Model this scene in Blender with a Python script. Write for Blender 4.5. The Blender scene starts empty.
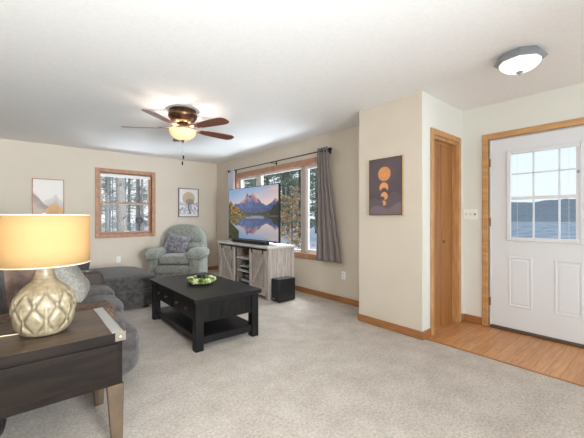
import bpy, bmesh, math, random
from mathutils import Vector, Matrix, noise
random.seed(7)
S = bpy.context.scene
C = S.collection
R = math.radians

# ------------------------------------------------------------------ camera
cam = bpy.data.cameras.new('camera'); cam.sensor_width = 36; cam.lens = 36 * 320 / 584
cam.shift_y = -1.5 / 584; cam.clip_start = .05; cam.clip_end = 900
co = bpy.data.objects.new('camera', cam); C.objects.link(co)
co.location = (0, 0, 1.2); co.rotation_euler = (R(90), 0, -0.69994)
S.camera = co
# ------------------------------------------------------------------ world: pale winter sky
w = bpy.data.worlds.new('winter_sky'); S.world = w; w.use_nodes = True
nt = w.node_tree; bg = nt.nodes['Background']
tc = nt.nodes.new('ShaderNodeTexCoord'); sx = nt.nodes.new('ShaderNodeSeparateXYZ')
cr = nt.nodes.new('ShaderNodeValToRGB')
nt.links.new(tc.outputs['Generated'], sx.inputs[0]); nt.links.new(sx.outputs['Z'], cr.inputs[0])
cr.color_ramp.elements[0].position = 0.0; cr.color_ramp.elements[0].color = (.93, .96, 1, 1)
cr.color_ramp.elements[1].position = .5; cr.color_ramp.elements[1].color = (.66, .80, .95, 1)
nt.links.new(cr.outputs[0], bg.inputs[0]); bg.inputs[1].default_value = .95
# ------------------------------------------------------------------ window and snow light, plus unseen fill lamps added around the camera
def area(name, loc, rot, sx_, sy_, power, col, spread=180):
    l = bpy.data.lights.new(name, 'AREA'); l.spread = R(spread); l.shape = 'RECTANGLE'; l.size = sx_; l.size_y = sy_
    l.energy = power; l.color = col
    o = bpy.data.objects.new(name, l); C.objects.link(o); o.location = loc; o.rotation_euler = rot
    return o
DAY = (.84, .93, 1)
area('rear_fill', (1.6, -4.35, 1.3), (R(91), 0, 0), 4.0, 2.1, 92, DAY)  # unseen fill lamp added far behind the camera
area('side_fill', (-.72, -1.0, 1.3), (R(95), 0, R(-98)), 1.5, 1.9, 25, DAY)  # added fill lamp out of view, brightens the entry walls
area('picture_window_daylight', (4.6, 4.55, 3.15), (0, R(62), 0), 1.6, 3.2, 520, DAY)
area('picture_window_snow_bounce', (5.1, 4.55, -.2), (0, R(112), 0), 1.2, 3.4, 140, DAY)
area('far_window_daylight', (1.55, 7.9, 2.9), (R(-60), 0, 0), 1.4, 1.2, 90, DAY)
area('far_window_snow_bounce', (1.55, 8.3, .1), (R(-115), 0, 0), 1.6, 1.2, 80, DAY)
area('ceiling_fill', (-.1, -.2, 1.55), (R(140), 0, R(14)), .6, .6, 4, (.88, .95, 1))  # unseen lamp added to lift the ceiling
area('forward_fill', (.6, -2.3, 1.3), (R(99), 0, R(13)), .7, .7, 112, (.88, .95, 1), 95)  # added fill lamp aimed at the far end of the room
S.view_settings.view_transform = 'Standard'; S.view_settings.look = 'None'
S.view_settings.gamma = 1; S.view_settings.exposure = 0.25; S.view_settings.use_curve_mapping = False
S.cycles.max_bounces = 10; S.cycles.diffuse_bounces = 6; S.cycles.transparent_max_bounces = 16
S.cycles.sample_clamp_indirect = 6; S.cycles.caustics_reflective = False; S.cycles.caustics_refractive = False

# ------------------------------------------------------------------ materials
def srgb(r, g, b):
    f = lambda c: ((c / 255) / 12.92 if c / 255 <= .04045 else ((c / 255 + .055) / 1.055) ** 2.4)
    return (f(r), f(g), f(b), 1)
MATS = {}
def mat(name, rgb, rough=.6, metal=0, rgb2=None, scale=10, stretch=(1, 1, 1), bump=0, bscale=None, detail=4, spec=.5, lo=.35, hi=.65, sheen=0, emit=0, distort=0):
    if name in MATS: return MATS[name]
    m = bpy.data.materials.new(name); m.use_nodes = True; t = m.node_tree; b = t.nodes['Principled BSDF']
    b.inputs['Base Color'].default_value = srgb(*rgb); b.inputs['Roughness'].default_value = rough
    b.inputs['Metallic'].default_value = metal; b.inputs['Specular IOR Level'].default_value = spec
    if sheen: b.inputs['Sheen Weight'].default_value = sheen; b.inputs['Sheen Roughness'].default_value = .5
    if emit:
        b.inputs['Emission Color'].default_value = srgb(*rgb); b.inputs['Emission Strength'].default_value = emit
    tc = t.nodes.new('ShaderNodeTexCoord'); mp = t.nodes.new('ShaderNodeMapping'); mp.inputs['Scale'].default_value = stretch
    t.links.new(tc.outputs['Object'], mp.inputs[0])
    if rgb2:
        n = t.nodes.new('ShaderNodeTexNoise'); n.inputs['Scale'].default_value = scale; n.inputs['Detail'].default_value = detail
        n.inputs['Distortion'].default_value = distort
        t.links.new(mp.outputs[0], n.inputs['Vector'])
        r = t.nodes.new('ShaderNodeValToRGB'); e = r.color_ramp.elements
        e[0].position = lo; e[0].color = srgb(*rgb); e[1].position = hi; e[1].color = srgb(*rgb2)
        t.links.new(n.outputs['Fac'], r.inputs[0]); t.links.new(r.outputs[0], b.inputs['Base Color'])
    if bump:
        n2 = t.nodes.new('ShaderNodeTexNoise'); n2.inputs['Scale'].default_value = bscale or scale; n2.inputs['Detail'].default_value = 3
        t.links.new(mp.outputs[0], n2.inputs['Vector'])
        bp = t.nodes.new('ShaderNodeBump'); bp.inputs['Strength'].default_value = bump; bp.inputs['Distance'].default_value = .01
        t.links.new(n2.outputs['Fac'], bp.inputs['Height']); t.links.new(bp.outputs[0], b.inputs['Normal'])
    MATS[name] = m; return m

def glassmat(name, tint=(1, 1, 1), gloss=.015):
    m = bpy.data.materials.new(name); m.use_nodes = True; t = m.node_tree; t.nodes.clear()
    o = t.nodes.new('ShaderNodeOutputMaterial'); mx = t.nodes.new('ShaderNodeMixShader')
    a = t.nodes.new('ShaderNodeBsdfTransparent'); a.inputs[0].default_value = (*tint, 1)
    g = t.nodes.new('ShaderNodeBsdfGlossy'); g.inputs['Roughness'].default_value = .02
    mx.inputs[0].default_value = gloss
    t.links.new(a.outputs[0], mx.inputs[1]); t.links.new(g.outputs[0], mx.inputs[2]); t.links.new(mx.outputs[0], o.inputs[0])
    return m
def translucent(name, rgb, trans=.6, through=None, bump=0):
    m = bpy.data.materials.new(name); m.use_nodes = True; t = m.node_tree; t.nodes.clear()
    o = t.nodes.new('ShaderNodeOutputMaterial'); mx = t.nodes.new('ShaderNodeMixShader')
    d = t.nodes.new('ShaderNodeBsdfDiffuse'); d.inputs[0].default_value = srgb(*rgb)
    tr = t.nodes.new('ShaderNodeBsdfTranslucent'); tr.inputs[0].default_value = srgb(*(through or rgb))
    mx.inputs[0].default_value = trans
    if bump:
        tc = t.nodes.new('ShaderNodeTexCoord'); n = t.nodes.new('ShaderNodeTexNoise'); n.inputs['Scale'].default_value = 220
        t.links.new(tc.outputs['Object'], n.inputs['Vector'])
        r = t.nodes.new('ShaderNodeValToRGB'); r.color_ramp.elements[0].position = .3; r.color_ramp.elements[1].position = .6
        c1 = srgb(*rgb); r.color_ramp.elements[0].color = (c1[0] * .9, c1[1] * .88, c1[2] * .86, 1); r.color_ramp.elements[1].color = c1
        t.links.new(n.outputs['Fac'], r.inputs[0]); t.links.new(r.outputs[0], d.inputs[0])
    t.links.new(d.outputs[0], mx.inputs[1]); t.links.new(tr.outputs[0], mx.inputs[2]); t.links.new(mx.outputs[0], o.inputs[0])
    return m
def picmat(name, emit=0, rough=.6):
    m = bpy.data.materials.new(name); m.use_nodes = True; t = m.node_tree; b = t.nodes['Principled BSDF']
    a = t.nodes.new('ShaderNodeVertexColor'); a.layer_name = 'picture'; b.inputs['Roughness'].default_value = rough
    if emit:
        t.links.new(a.outputs[0], b.inputs['Emission Color']); b.inputs['Emission Strength'].default_value = emit
        b.inputs['Base Color'].default_value = (.01, .01, .01, 1)
    else: t.links.new(a.outputs[0], b.inputs['Base Color'])
    return m
def planks(name, cols, pw, pl, rot=0, grain=(1, 14, 1), rough=.35):
    """boards along object X, rows across Y"""
    m = bpy.data.materials.new(name); m.use_nodes = True; t = m.node_tree; b = t.nodes['Principled BSDF']
    tc = t.nodes.new('ShaderNodeTexCoord'); mp = t.nodes.new('ShaderNodeMapping'); mp.inputs['Rotation'].default_value = rot if isinstance(rot, tuple) else (0, 0, rot)
    t.links.new(tc.outputs['Object'], mp.inputs[0])
    br = t.nodes.new('ShaderNodeTexBrick'); br.inputs['Scale'].default_value = 1; br.inputs['Brick Width'].default_value = pl
    br.inputs['Row Height'].default_value = pw; br.inputs['Mortar Size'].default_value = .0012; br.offset = .37
    br.inputs['Color1'].default_value = srgb(*cols[0]); br.inputs['Color2'].default_value = srgb(*cols[1]); br.inputs['Mortar'].default_value = srgb(*cols[2])
    t.links.new(mp.outputs[0], br.inputs['Vector'])
    m2 = t.nodes.new('ShaderNodeMapping'); m2.inputs['Scale'].default_value = grain; t.links.new(mp.outputs[0], m2.inputs[0])
    n = t.nodes.new('ShaderNodeTexNoise'); n.inputs['Scale'].default_value = 3.5; n.inputs['Detail'].default_value = 6; n.inputs['Distortion'].default_value = 1.2
    t.links.new(m2.outputs[0], n.inputs['Vector'])
    r = t.nodes.new('ShaderNodeValToRGB'); r.color_ramp.elements[0].position = .3; r.color_ramp.elements[0].color = (.62, .56, .5, 1)
    r.color_ramp.elements[1].position = .65; r.color_ramp.elements[1].color = (1.0, 1, 1, 1)
    t.links.new(n.outputs['Fac'], r.inputs[0])
    mx = t.nodes.new('ShaderNodeMix'); mx.data_type = 'RGBA'; mx.blend_type = 'MULTIPLY'; mx.inputs[0].default_value = .8
    t.links.new(br.outputs['Color'], mx.inputs[6]); t.links.new(r.outputs[0], mx.inputs[7])
    t.links.new(mx.outputs[2], b.inputs['Base Color']); b.inputs['Roughness'].default_value = rough
    return m

M_wall = mat('beige_wall_paint', (214, 203, 187), .9, bump=.05, bscale=180, rgb2=(217, 206, 191), scale=3)
M_entry = mat('entry_wall_lit_tone', (223, 224, 217), .9, bump=.05, bscale=180)  # wall paint with the entry's whiter light put into the colour
M_ceil = mat('ceiling_paint', (236, 236, 236), .95, rgb2=(240, 240, 240), scale=40, bump=.15, bscale=60)
M_oak = mat('honey_oak_trim', (176, 128, 80), .45, rgb2=(202, 156, 104), scale=6, stretch=(6, 6, .8), detail=6)
M_oakh = mat('honey_oak_trim_flat', (182, 134, 86), .45, rgb2=(204, 158, 106), scale=5, stretch=(1, 1, 8), detail=6)
M_base = mat('oak_baseboard', (150, 100, 58), .45, rgb2=(176, 122, 74), scale=6, stretch=(1, 1, 10), detail=6)
M_winoak = mat('rosy_oak_window_trim', (168, 124, 98), .5, rgb2=(188, 144, 114), scale=5, stretch=(3, 3, 3), detail=6)
M_door_oak = mat('closet_door_oak', (144, 94, 46), .4, rgb2=(172, 118, 64), scale=5, stretch=(9, 9, .5), detail=7, distort=.8)
M_white = mat('white_door_paint', (220, 223, 227), .6)
M_vinyl = mat('white_vinyl', (232, 232, 230), .4)
M_plate = mat('white_plastic_plate', (246, 245, 240), .35)
M_dark = mat('black_plastic', (22, 22, 24), .4)
M_blk = mat('black_metal', (30, 28, 28), .4, .6)
M_glass = glassmat('window_glass')
M_glassd = glassmat('door_glass', (.95, .98, 1), .015)
M_bronze = mat('antique_bronze', (112, 84, 62), .32, .85, rgb2=(80, 58, 44), scale=20)
M_nickel = mat('brushed_nickel', (150, 156, 162), .45, .35)
M_brass = mat('aged_brass', (150, 128, 94), .35, .7)
M_sofa = mat('charcoal_chenille', (54, 50, 49), .95, rgb2=(82, 76, 74), scale=22, bump=.6, bscale=240, sheen=.2, stretch=(1, 1, 1))
M_reclin = mat('sage_grey_plush', (116, 117, 108), .95, rgb2=(146, 147, 138), scale=30, bump=.5, bscale=200, sheen=.1)
M_ctab = mat('espresso_painted_wood', (24, 23, 24), .36, rgb2=(38, 36, 36), scale=5, stretch=(12, 1, 12), detail=6, spec=.12)
M_ctabv = mat('espresso_painted_wood_upright', (22, 21, 21), .45, rgb2=(34, 32, 31), scale=5, stretch=(10, 10, 1), detail=6, spec=.12)
M_stand = mat('weathered_whitewash_wood', (150, 136, 126), .6, rgb2=(196, 186, 178), scale=4, stretch=(12, 12, 1), detail=8, lo=.3, hi=.7, distort=.6)
M_standh = mat('weathered_whitewash_board', (186, 180, 176), .5, rgb2=(216, 212, 208), scale=4, stretch=(12, 1, 12), detail=8)
M_standin = mat('cabinet_inside_wood', (112, 98, 88), .6, rgb2=(140, 126, 114), scale=4, stretch=(12, 1, 12))
M_etab = mat('smoked_oak_veneer', (52, 41, 33), .33, rgb2=(98, 80, 66), scale=2.6, stretch=(1, 9, 9), detail=8, lo=.3, hi=.72, distort=1.2, spec=.35)
M_etabd = mat('smoked_oak_shaded', (20, 15, 12), .5, rgb2=(38, 29, 23), scale=2.4, stretch=(1, 9, 7), detail=7, lo=.3, hi=.75, distort=1.6, spec=.12)  # same oak toned darker, the front's shade put into the colour
M_strap = mat('brushed_steel_strap', (178, 178, 176), .4, .35)
M_legm = mat('bronze_painted_metal', (98, 80, 60), .5, .2, rgb2=(82, 66, 50), scale=9)
M_snow = mat('snow', (226, 230, 238), .9, rgb2=(206, 212, 222), scale=.7)

# carpet
def carpet():
    m = bpy.data.materials.new('cut_pile_carpet'); m.use_nodes = True; t = m.node_tree; b = t.nodes['Principled BSDF']
    tc = t.nodes.new('ShaderNodeTexCoord')
    n1 = t.nodes.new('ShaderNodeTexNoise'); n1.inputs['Scale'].default_value = 4.5; n1.inputs['Detail'].default_value = 5; n1.inputs['Roughness'].default_value = .65
    n2 = t.nodes.new('ShaderNodeTexNoise'); n2.inputs['Scale'].default_value = 60; n2.inputs['Detail'].default_value = 4; n2.inputs['Roughness'].default_value = .8
    for n in (n1, n2): t.links.new(tc.outputs['Object'], n.inputs['Vector'])
    r1 = t.nodes.new('ShaderNodeValToRGB'); r1.color_ramp.elements[0].position = .32; r1.color_ramp.elements[1].position = .68
    r1.color_ramp.elements[0].color = srgb(196, 186, 175); r1.color_ramp.elements[1].color = srgb(219, 210, 200)
    r2 = t.nodes.new('ShaderNodeValToRGB'); r2.color_ramp.elements[0].position = .36; r2.color_ramp.elements[1].position = .6
    r2.color_ramp.elements[0].color = (.56, .54, .52, 1); r2.color_ramp.elements[1].color = (1, 1, 1, 1)
    t.links.new(n1.outputs['Fac'], r1.inputs[0]); t.links.new(n2.outputs['Fac'], r2.inputs[0])
    mx = t.nodes.new('ShaderNodeMix'); mx.data_type = 'RGBA'; mx.blend_type = 'MULTIPLY'; mx.inputs[0].default_value = .75
    t.links.new(r1.outputs[0], mx.inputs[6]); t.links.new(r2.outputs[0], mx.inputs[7]); t.links.new(mx.outputs[2], b.inputs['Base Color'])
    bp = t.nodes.new('ShaderNodeBump'); bp.inputs['Strength'].default_value = .9; bp.inputs['Distance'].default_value = .012
    t.links.new(n2.outputs['Fac'], bp.inputs['Height']); t.links.new(bp.outputs[0], b.inputs['Normal'])
    b.inputs['Roughness'].default_value = 1; b.inputs['Specular IOR Level'].default_value = .1
    return m
M_carpet = carpet()
M_floor = planks('oak_strip_floor', [(212, 158, 106), (196, 140, 90), (128, 84, 50)], .09, 1.1, 0)

# ------------------------------------------------------------------ mesh helpers
def bx(bm, x0, x1, y0, y1, z0, z1, mtx=None, bev=0):
    vs = [bm.verts.new((x, y, z)) for x in (x0, x1) for y in (y0, y1) for z in (z0, z1)]
    f = [(0, 1, 3, 2), (4, 6, 7, 5), (0, 4, 5, 1), (2, 3, 7, 6), (0, 2, 6, 4), (1, 5, 7, 3)]
    fs = [bm.faces.new([vs[i] for i in q]) for q in f]
    if mtx: bmesh.ops.transform(bm, matrix=mtx, verts=vs)
    if bev:
        es = list({e for q in fs for e in q.edges})
        bmesh.ops.bevel(bm, geom=es, offset=bev, segments=3, profile=.5, affect='EDGES')
def B(*args, bev=0):
    bm = bmesh.new()
    for a in args: bx(bm, *a, bev=bev)
    return bm
def tube(bm, pts, rad, seg=8, cap=True):
    pts = [Vector(p) for p in pts]; rings = []
    rads = rad if isinstance(rad, (list, tuple)) else [rad] * len(pts)
    for i, p in enumerate(pts):
        d = (pts[min(i + 1, len(pts) - 1)] - pts[max(i - 1, 0)]).normalized()
        a = d.orthogonal() if i == 0 else (pa - d * pa.dot(d))
        a.normalize(); pa = a; b = d.cross(a)
        rings.append([bm.verts.new(p + (a * math.cos(k * 2 * math.pi / seg) + b * math.sin(k * 2 * math.pi / seg)) * rads[i]) for k in range(seg)])
    for r0, r1 in zip(rings, rings[1:]):
        for k in range(seg): bm.faces.new((r0[k], r0[(k + 1) % seg], r1[(k + 1) % seg], r1[k]))
    if cap:
        bm.faces.new(rings[0][::-1]); bm.faces.new(rings[-1])
def lathe(bm, prof, seg=32, cx=0, cy=0, fn=None, cap0=False, cap1=False):
    rings = []
    for r, z in prof:
        ring = []
        for k in range(seg):
            a = 2 * math.pi * k / seg; rr = fn(r, z, a) if fn else r
            ring.append(bm.verts.new((cx + rr * math.cos(a), cy + rr * math.sin(a), z)))
        rings.append(ring)
    for r0, r1 in zip(rings, rings[1:]):
        for k in range(seg): bm.faces.new((r0[k], r0[(k + 1) % seg], r1[(k + 1) % seg], r1[k]))
    if cap0: bm.faces.new(rings[0][::-1])
    if cap1: bm.faces.new(rings[-1])
def blob(bm, c, s, e1=.35, e2=.35, nu=36, nv=22, fn=None, rot=None):
    """rounded box / cushion (superellipsoid) with optional shaping"""
    g = lambda a, e: math.copysign(abs(a) ** e, a)
    rings = []
    for j in range(1, nv):
        ph = -math.pi / 2 + math.pi * j / nv; ring = []
        for i in range(nu):
            th = 2 * math.pi * i / nu
            p = Vector((g(math.cos(ph), e1) * g(math.cos(th), e2), g(math.cos(ph), e1) * g(math.sin(th), e2), g(math.sin(ph), e1)))
            if fn: p = fn(p)
            ring.append(p)
        rings.append(ring)
    bot, top = Vector((0, 0, -1)), Vector((0, 0, 1))
    if fn: bot, top = fn(bot), fn(top)
    def W(p):
        q = Vector((p.x * s[0], p.y * s[1], p.z * s[2]))
        if rot: q = rot @ q
        return bm.verts.new(q + Vector(c))
    V = [[W(p) for p in r] for r in rings]; vb, vt = W(bot), W(top)
    for r0, r1 in zip(V, V[1:]):
        for i in range(nu): bm.faces.new((r0[i], r0[(i + 1) % nu], r1[(i + 1) % nu], r1[i]))
    for i in range(nu):
        bm.faces.new((vb, V[0][(i + 1) % nu], V[0][i])); bm.faces.new((vt, V[-1][i], V[-1][(i + 1) % nu]))
def BL(*a, **k):
    bm = bmesh.new(); blob(bm, *a, **k); return bm
def T(pts, rad, seg=8):
    bm = bmesh.new(); tube(bm, pts, rad, seg); return bm
def pillow_bm(w, h, t, n=20, wr=.0, seed=0):
    """square cushion standing in the local XZ plane, thickness along Y"""
    bm = bmesh.new(); V = {}
    for side in (1, -1):
        for i in range(n + 1):
            for j in range(n + 1):
                a, b = 2 * i / n - 1, 2 * j / n - 1
                if side == -1 and (i in (0, n) or j in (0, n)): V[(side, i, j)] = V[(1, i, j)]; continue
                k = ((1 - a ** 4) * (1 - b ** 4)); d = t / 2 * max(k, 0) ** .55
                pin = 1 - .10 * (1 - abs(b)) ** 0 * (1 - (a * a)) * 0
                px = a * (1 - .07 * (1 - b * b) ** 1) * w / 2; pz = b * (1 - .07 * (1 - a * a)) * h / 2
                if wr: d += wr * noise.noise(Vector((px * 9 + seed, pz * 9, side * 3))) * max(k, 0) ** .3
                V[(side, i, j)] = bm.verts.new((px, side * d, pz + h / 2 * .93))
        for i in range(n):
            for j in range(n):
                q = [V[(side, i, j)], V[(side, i + 1, j)], V[(side, i + 1, j + 1)], V[(side, i, j + 1)]]
                bm.faces.new(q[::-1] if side == 1 else q)
    return bm
def obj(name, bm, m, parent=None, smooth=True, bevel=0, sub=0, solid=0, ang=40):
    bmesh.ops.recalc_face_normals(bm, faces=bm.faces[:])
    me = bpy.data.meshes.new(name); bm.to_mesh(me); bm.free()
    me.materials.append(m)
    o = bpy.data.objects.new(name, me); C.objects.link(o)
    if parent: o.parent = parent
    if smooth:
        for p in me.polygons: p.use_smooth = True
        try: me.set_sharp_from_angle(angle=R(ang))
        except Exception: pass
    if solid: md = o.modifiers.new('solid', 'SOLIDIFY'); md.thickness = solid; md.offset = 0
    if bevel:
        md = o.modifiers.new('bevel', 'BEVEL'); md.width = bevel; md.segments = 2; md.limit_method = 'ANGLE'; md.angle_limit = R(40)
        md.harden_normals = False
    if sub: md = o.modifiers.new('sub', 'SUBSURF'); md.levels = sub; md.render_levels = sub
    return o
def thing(name, label, cat, loc=(0, 0, 0), rz=0, group=None):
    o = bpy.data.objects.new(name, None); C.objects.link(o); o.location = loc; o.rotation_euler = (0, 0, rz)
    o.empty_display_size = .1
    return tag(o, label, cat, group)
def tag(o, label, cat, group=None):
    o['label'] = label; o['category'] = cat
    if group: o['group'] = group
    return o
def struct(name, bm, m, parent=None, label=None, **k):
    o = obj(name, bm, m, parent, **k)
    if not parent: o['kind'] = 'structure'
    if label: o['label'] = label
    return o
def sthing(name):
    o = bpy.data.objects.new(name, None); C.objects.link(o); o['kind'] = 'structure'; return o
def picture(name, o0, ux, uz, nx, nz, fn, m, parent):
    """flat picture on a plane: o0 = lower left corner, ux/uz = edge vectors; fn(s,t)->srgb"""
    o0, ux, uz = Vector(o0), Vector(ux), Vector(uz); bm = bmesh.new()
    lay = bm.loops.layers.float_color.new('picture')
    g = [[bm.verts.new(o0 + ux * (i / nx) + uz * (j / nz)) for j in range(nz + 1)] for i in range(nx + 1)]
    for i in range(nx):
        for j in range(nz):
            f = bm.faces.new((g[i][j], g[i + 1][j], g[i + 1][j + 1], g[i][j + 1]))
            for l, (a, b) in zip(f.loops, ((i, j), (i + 1, j), (i + 1, j + 1), (i, j + 1))): l[lay] = srgb(*fn(a / nx, b / nz))
    me = bpy.data.meshes.new(name); bm.to_mesh(me); bm.free(); me.materials.append(m)
    o = bpy.data.objects.new(name, me); C.objects.link(o); o.parent = parent; return o
def lerp(a, b, t): t = max(0, min(1, t)); return tuple(x + (y - x) * t for x, y in zip(a, b))
def pl(x, pts):
    for (a, b), (c, d) in zip(pts, pts[1:]):
        if x <= c: return b + (d - b) * (x - a) / (c - a)
    return pts[-1][1]
def nz(x, y, s=0): return noise.noise(Vector((x, y, s)))
def fb(x, y, s=0): return nz(x, y, s) + .5 * nz(2 * x, 2 * y, s) + .25 * nz(4 * x, 4 * y, s)

# ================================================================== ROOM
XL, XT, XB, XD = -.75, 3.45, 3.0, 3.94
YB, YC, YF, CH = -4.5, 1.577, 6.8, 2.44
WT = .14
# floor
struct('floor', B((XL - .1, 3.05, YB - .1, YF + .1, -.1, 0), (3.05, XT + .1, 2.36, YF + .1, -.1, 0)), M_carpet, smooth=False)
struct('floor_entry', B((3.05, XD + .1, YB - .1, 2.3, -.1, -.004)), M_floor, smooth=False)
struct('trim_1', B((3.035, 3.055, YB, YC - .012, -.02, .006)), M_base, bevel=.003)
struct('ceiling', B((XL - .14, XD + .14, YB - .14, YF + .14, CH, CH + .1)), M_ceil, smooth=False)
def wall_x(x0, x1, ya, yb, holes):
    a = []; y = ya
    for (h0, h1, z0, z1) in sorted(holes):
        a.append((x0, x1, y, h0, 0, CH))
        if z0 > 0: a.append((x0, x1, h0, h1, 0, z0))
        a.append((x0, x1, h0, h1, z1, CH)); y = h1
    a.append((x0, x1, y, yb, 0, CH)); return B(*a)
def wall_y(y0, y1, xa, xb, holes):
    a = []; x = xa
    for (h0, h1, z0, z1) in sorted(holes):
        a.append((x, h0, y0, y1, 0, CH))
        if z0 > 0: a.append((h0, h1, y0, y1, 0, z0))
        a.append((h0, h1, y0, y1, z1, CH)); x = h1
    a.append((x, xb, y0, y1, 0, CH)); return B(*a)
struct('wall_far', wall_y(YF, YF + WT, XL - WT, XT + WT, [(1.09, 1.99, .90, 2.035)]), M_wall, smooth=False)
struct('wall_window', wall_x(XT, XT + WT, 2.35, YF, [(3.355, 5.87, .63, 2.04)]), M_wall, smooth=False)
struct('wall_closet_side', B((3.12, XT + WT, 2.25, 2.35, 0, CH)), M_wall, smooth=False)
struct('wall_closet_front', B((XB, 3.10, YC + .004, 2.35, 0, CH)), M_wall, smooth=False)
wc = wall_y(YC, YC + .12, 3.1, XD, [(3.217, 3.797, 0, 2.055)]); bx(wc, XB, 3.1, YC, YC + .004, 0, CH)
struct('wall_closet', wc, M_entry, smooth=False)
struct('wall_entry', wall_x(XD, XD + WT, YB, YC + .3, [(.35, 1.295, 0, 2.05)]), M_entry, smooth=False)
struct('wall_left', wall_x(XL - WT, XL, YB, YF, [(-1.8, -.2, .3, 2.3)]), M_wall, smooth=False)
struct('wall_rear', wall_y(YB - WT, YB, XL, XD, [(-.2, 3.4, .1, 2.3)]), M_wall, smooth=False)
def sk(name, *boxes): struct(name, B(*boxes), M_base, bevel=.004)
BH = .082
sk('baseboard_far', (XL, XT, YF - .014, YF, 0, BH))
sk('baseboard_window', (XT - .014, XT, 2.366, YF - .016, 0, BH))
sk('baseboard_closet_side', (XB - .012, XT, 2.352, 2.364, 0, BH))
sk('baseboard_closet_front', (XB - .014, XB, YC - .014, 2.35, 0, BH))
sk('baseboard_closet', (XB, 3.155, YC - .014, YC, 0, BH), (3.86, XD - .014, YC - .014, YC, 0, BH))
sk('baseboard_entry', (XD - .014, XD, 1.372, YC - .016, 0, BH), (XD - .014, XD, YB, .27, 0, BH))
sk('baseboard_left', (XL, XL + .014, YB, YF - .016, 0, BH))

# ---- far window (double hung)
W = sthing('window_1')
def casing_y(parent, y, x0, x1, z0, z1, w, th, m, sides='lrtb', name='casing'):
    a = []
    zb = z0 if 'b' in sides else 0
    a.append((x0, x0 + w, y - th, y, zb, z1)); a.append((x1 - w, x1, y - th, y, zb, z1)); a.append((x0 + w, x1 - w, y - th, y, z1 - w, z1))
    if 'b' in sides: a.append((x0 + w, x1 - w, y - th, y, z0, z0 + w))
    return obj(name, B(*a), m, parent, bevel=.005)
casing_y(W, YF, 1.015, 2.075, .82, 2.117, .072, .02, M_winoak)
obj('jamb', B((1.075, 1.092, YF - .0, YF + WT, .885, 2.04), (1.988, 2.005, YF, YF + WT, .885, 2.04), (1.092, 1.988, YF, YF + WT, 2.028, 2.045), (1.092, 1.988, YF, YF + WT, .885, .902)), M_winoak, W, smooth=False)
def ring_y(x0, x1, y0, y1, z0, z1, w):
    return [(x0, x0 + w, y0, y1, z0, z1), (x1 - w, x1, y0, y1, z0, z1), (x0 + w, x1 - w, y0, y1, z1 - w, z1), (x0 + w, x1 - w, y0, y1, z0, z0 + w)]
s = obj('upper_sash', B(*ring_y(1.095, 1.985, YF + .075, YF + .105, 1.455, 2.025, .032)), mat('tan_sash', (186, 158, 134), .5), W, bevel=.003)
obj('pane', B((1.12, 1.96, YF + .088, YF + .092, 1.48, 2.0)), M_glass, s, smooth=False)
s = obj('lower_sash', B(*ring_y(1.095, 1.985, YF + .04, YF + .07, .905, 1.487, .03)), M_winoak, W, bevel=.003)
obj('pane', B((1.12, 1.96, YF + .053, YF + .057, .93, 1.46)), M_glass, s, smooth=False)
bmx = B((1.10, 1.98, YF + .012, YF + .034, 1.965, 2.022))
obj('blind_headrail', bmx, M_vinyl, W, bevel=.004)
obj('sash_lift', B((1.50, 1.60, YF + .025, YF + .04, .925, .94)), M_vinyl, W, bevel=.002)
obj('sash_lock', B((1.51, 1.57, YF + .022, YF + .04, 1.487, 1.497)), M_brass, W, bevel=.002)
# ---- picture window behind the television
W = sthing('window_2')
def ring_x(x0, x1, y0, y1, z0, z1, w):
    return [(x0, x1, y0, y0 + w, z0, z1), (x0, x1, y1 - w, y1, z0, z1), (x0, x1, y0 + w, y1 - w, z1 - w, z1), (x0, x1, y0 + w, y1 - w, z0, z0 + w)]
obj('casing', B(*ring_x(XT - .02, XT, 3.27, 5.955, .545, 2.125, .09)), M_winoak, W, bevel=.006)
obj('jamb', B(*ring_x(XT, XT + WT, 3.345, 5.88, .62, 2.05, .02)), M_winoak, W, smooth=False)
obj('mullion', B((XT + .03, XT + .12, 5.10, 5.19, .64, 2.03)), mat('cream_mullion', (206, 196, 182), .5), W, bevel=.004)
obj('mullion', B((XT + .03, XT + .12, 3.81, 3.90, .64, 2.03)), mat('greige_mullion', (176, 164, 152), .5), W, bevel=.004)
def sash(y0, y1, nm):
    s = obj('sash', B(*ring_x(XT + .05, XT + .09, y0, y1, .64, 2.03, .05)), M_vinyl, W, bevel=.004)
    obj('pane', B((XT + .068, XT + .072, y0 + .04, y1 - .04, .68, 1.99)), M_glass, s, smooth=False)
sash(5.19, 5.86, 'l'); sash(3.365, 3.81, 'r')
s = obj('sash', B(*ring_x(XT + .05, XT + .09, 3.90, 5.10, .64, 2.03, .03)), M_vinyl, W, bevel=.004)
obj('pane', B((XT + .068, XT + .072, 3.92, 5.08, .66, 2.01)), M_glass, s, smooth=False)

# ---- closet bifold door
D = sthing('door_1')
casing_y(D, YC, 3.158, 3.856, 0, 2.112, .06, .018, M_oak, 'lrt')
obj('jamb', B((3.217, 3.232, YC, YC + .12, 0, 2.055), (3.782, 3.797, YC, YC + .12, 0, 2.055), (3.232, 3.782, YC, YC + .12, 2.02, 2.055)), M_oak, D, smooth=False)
pn = obj('door_panel', B((3.236, 3.4985, YC + .05, YC + .08, .008, 2.005)), M_door_oak, D, bevel=.004)
obj('fold_shade_strip', B((3.4985, 3.509, YC + .054, YC + .076, .008, 2.005)), mat('fold_gap_shade', (58, 36, 18), .8), D, smooth=False)  # dark strip stands in for the shade inside the fold
pn = obj('door_panel', B((3.509, 3.778, YC + .05, YC + .08, .008, 2.005)), M_door_oak, D, bevel=.004)
bm = bmesh.new(); lathe(bm, [(.004, 0), (.009, .0), (.009, .012), (.017, .02), (.019, .03), (.012, .038), (.001, .04)], 16)
bmesh.ops.transform(bm, matrix=Matrix.Translation((3.545, YC + .05, .935)) @ Matrix.Rotation(R(90), 4, 'X'), verts=bm.verts[:])
obj('knob', bm, M_brass, pn)
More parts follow.
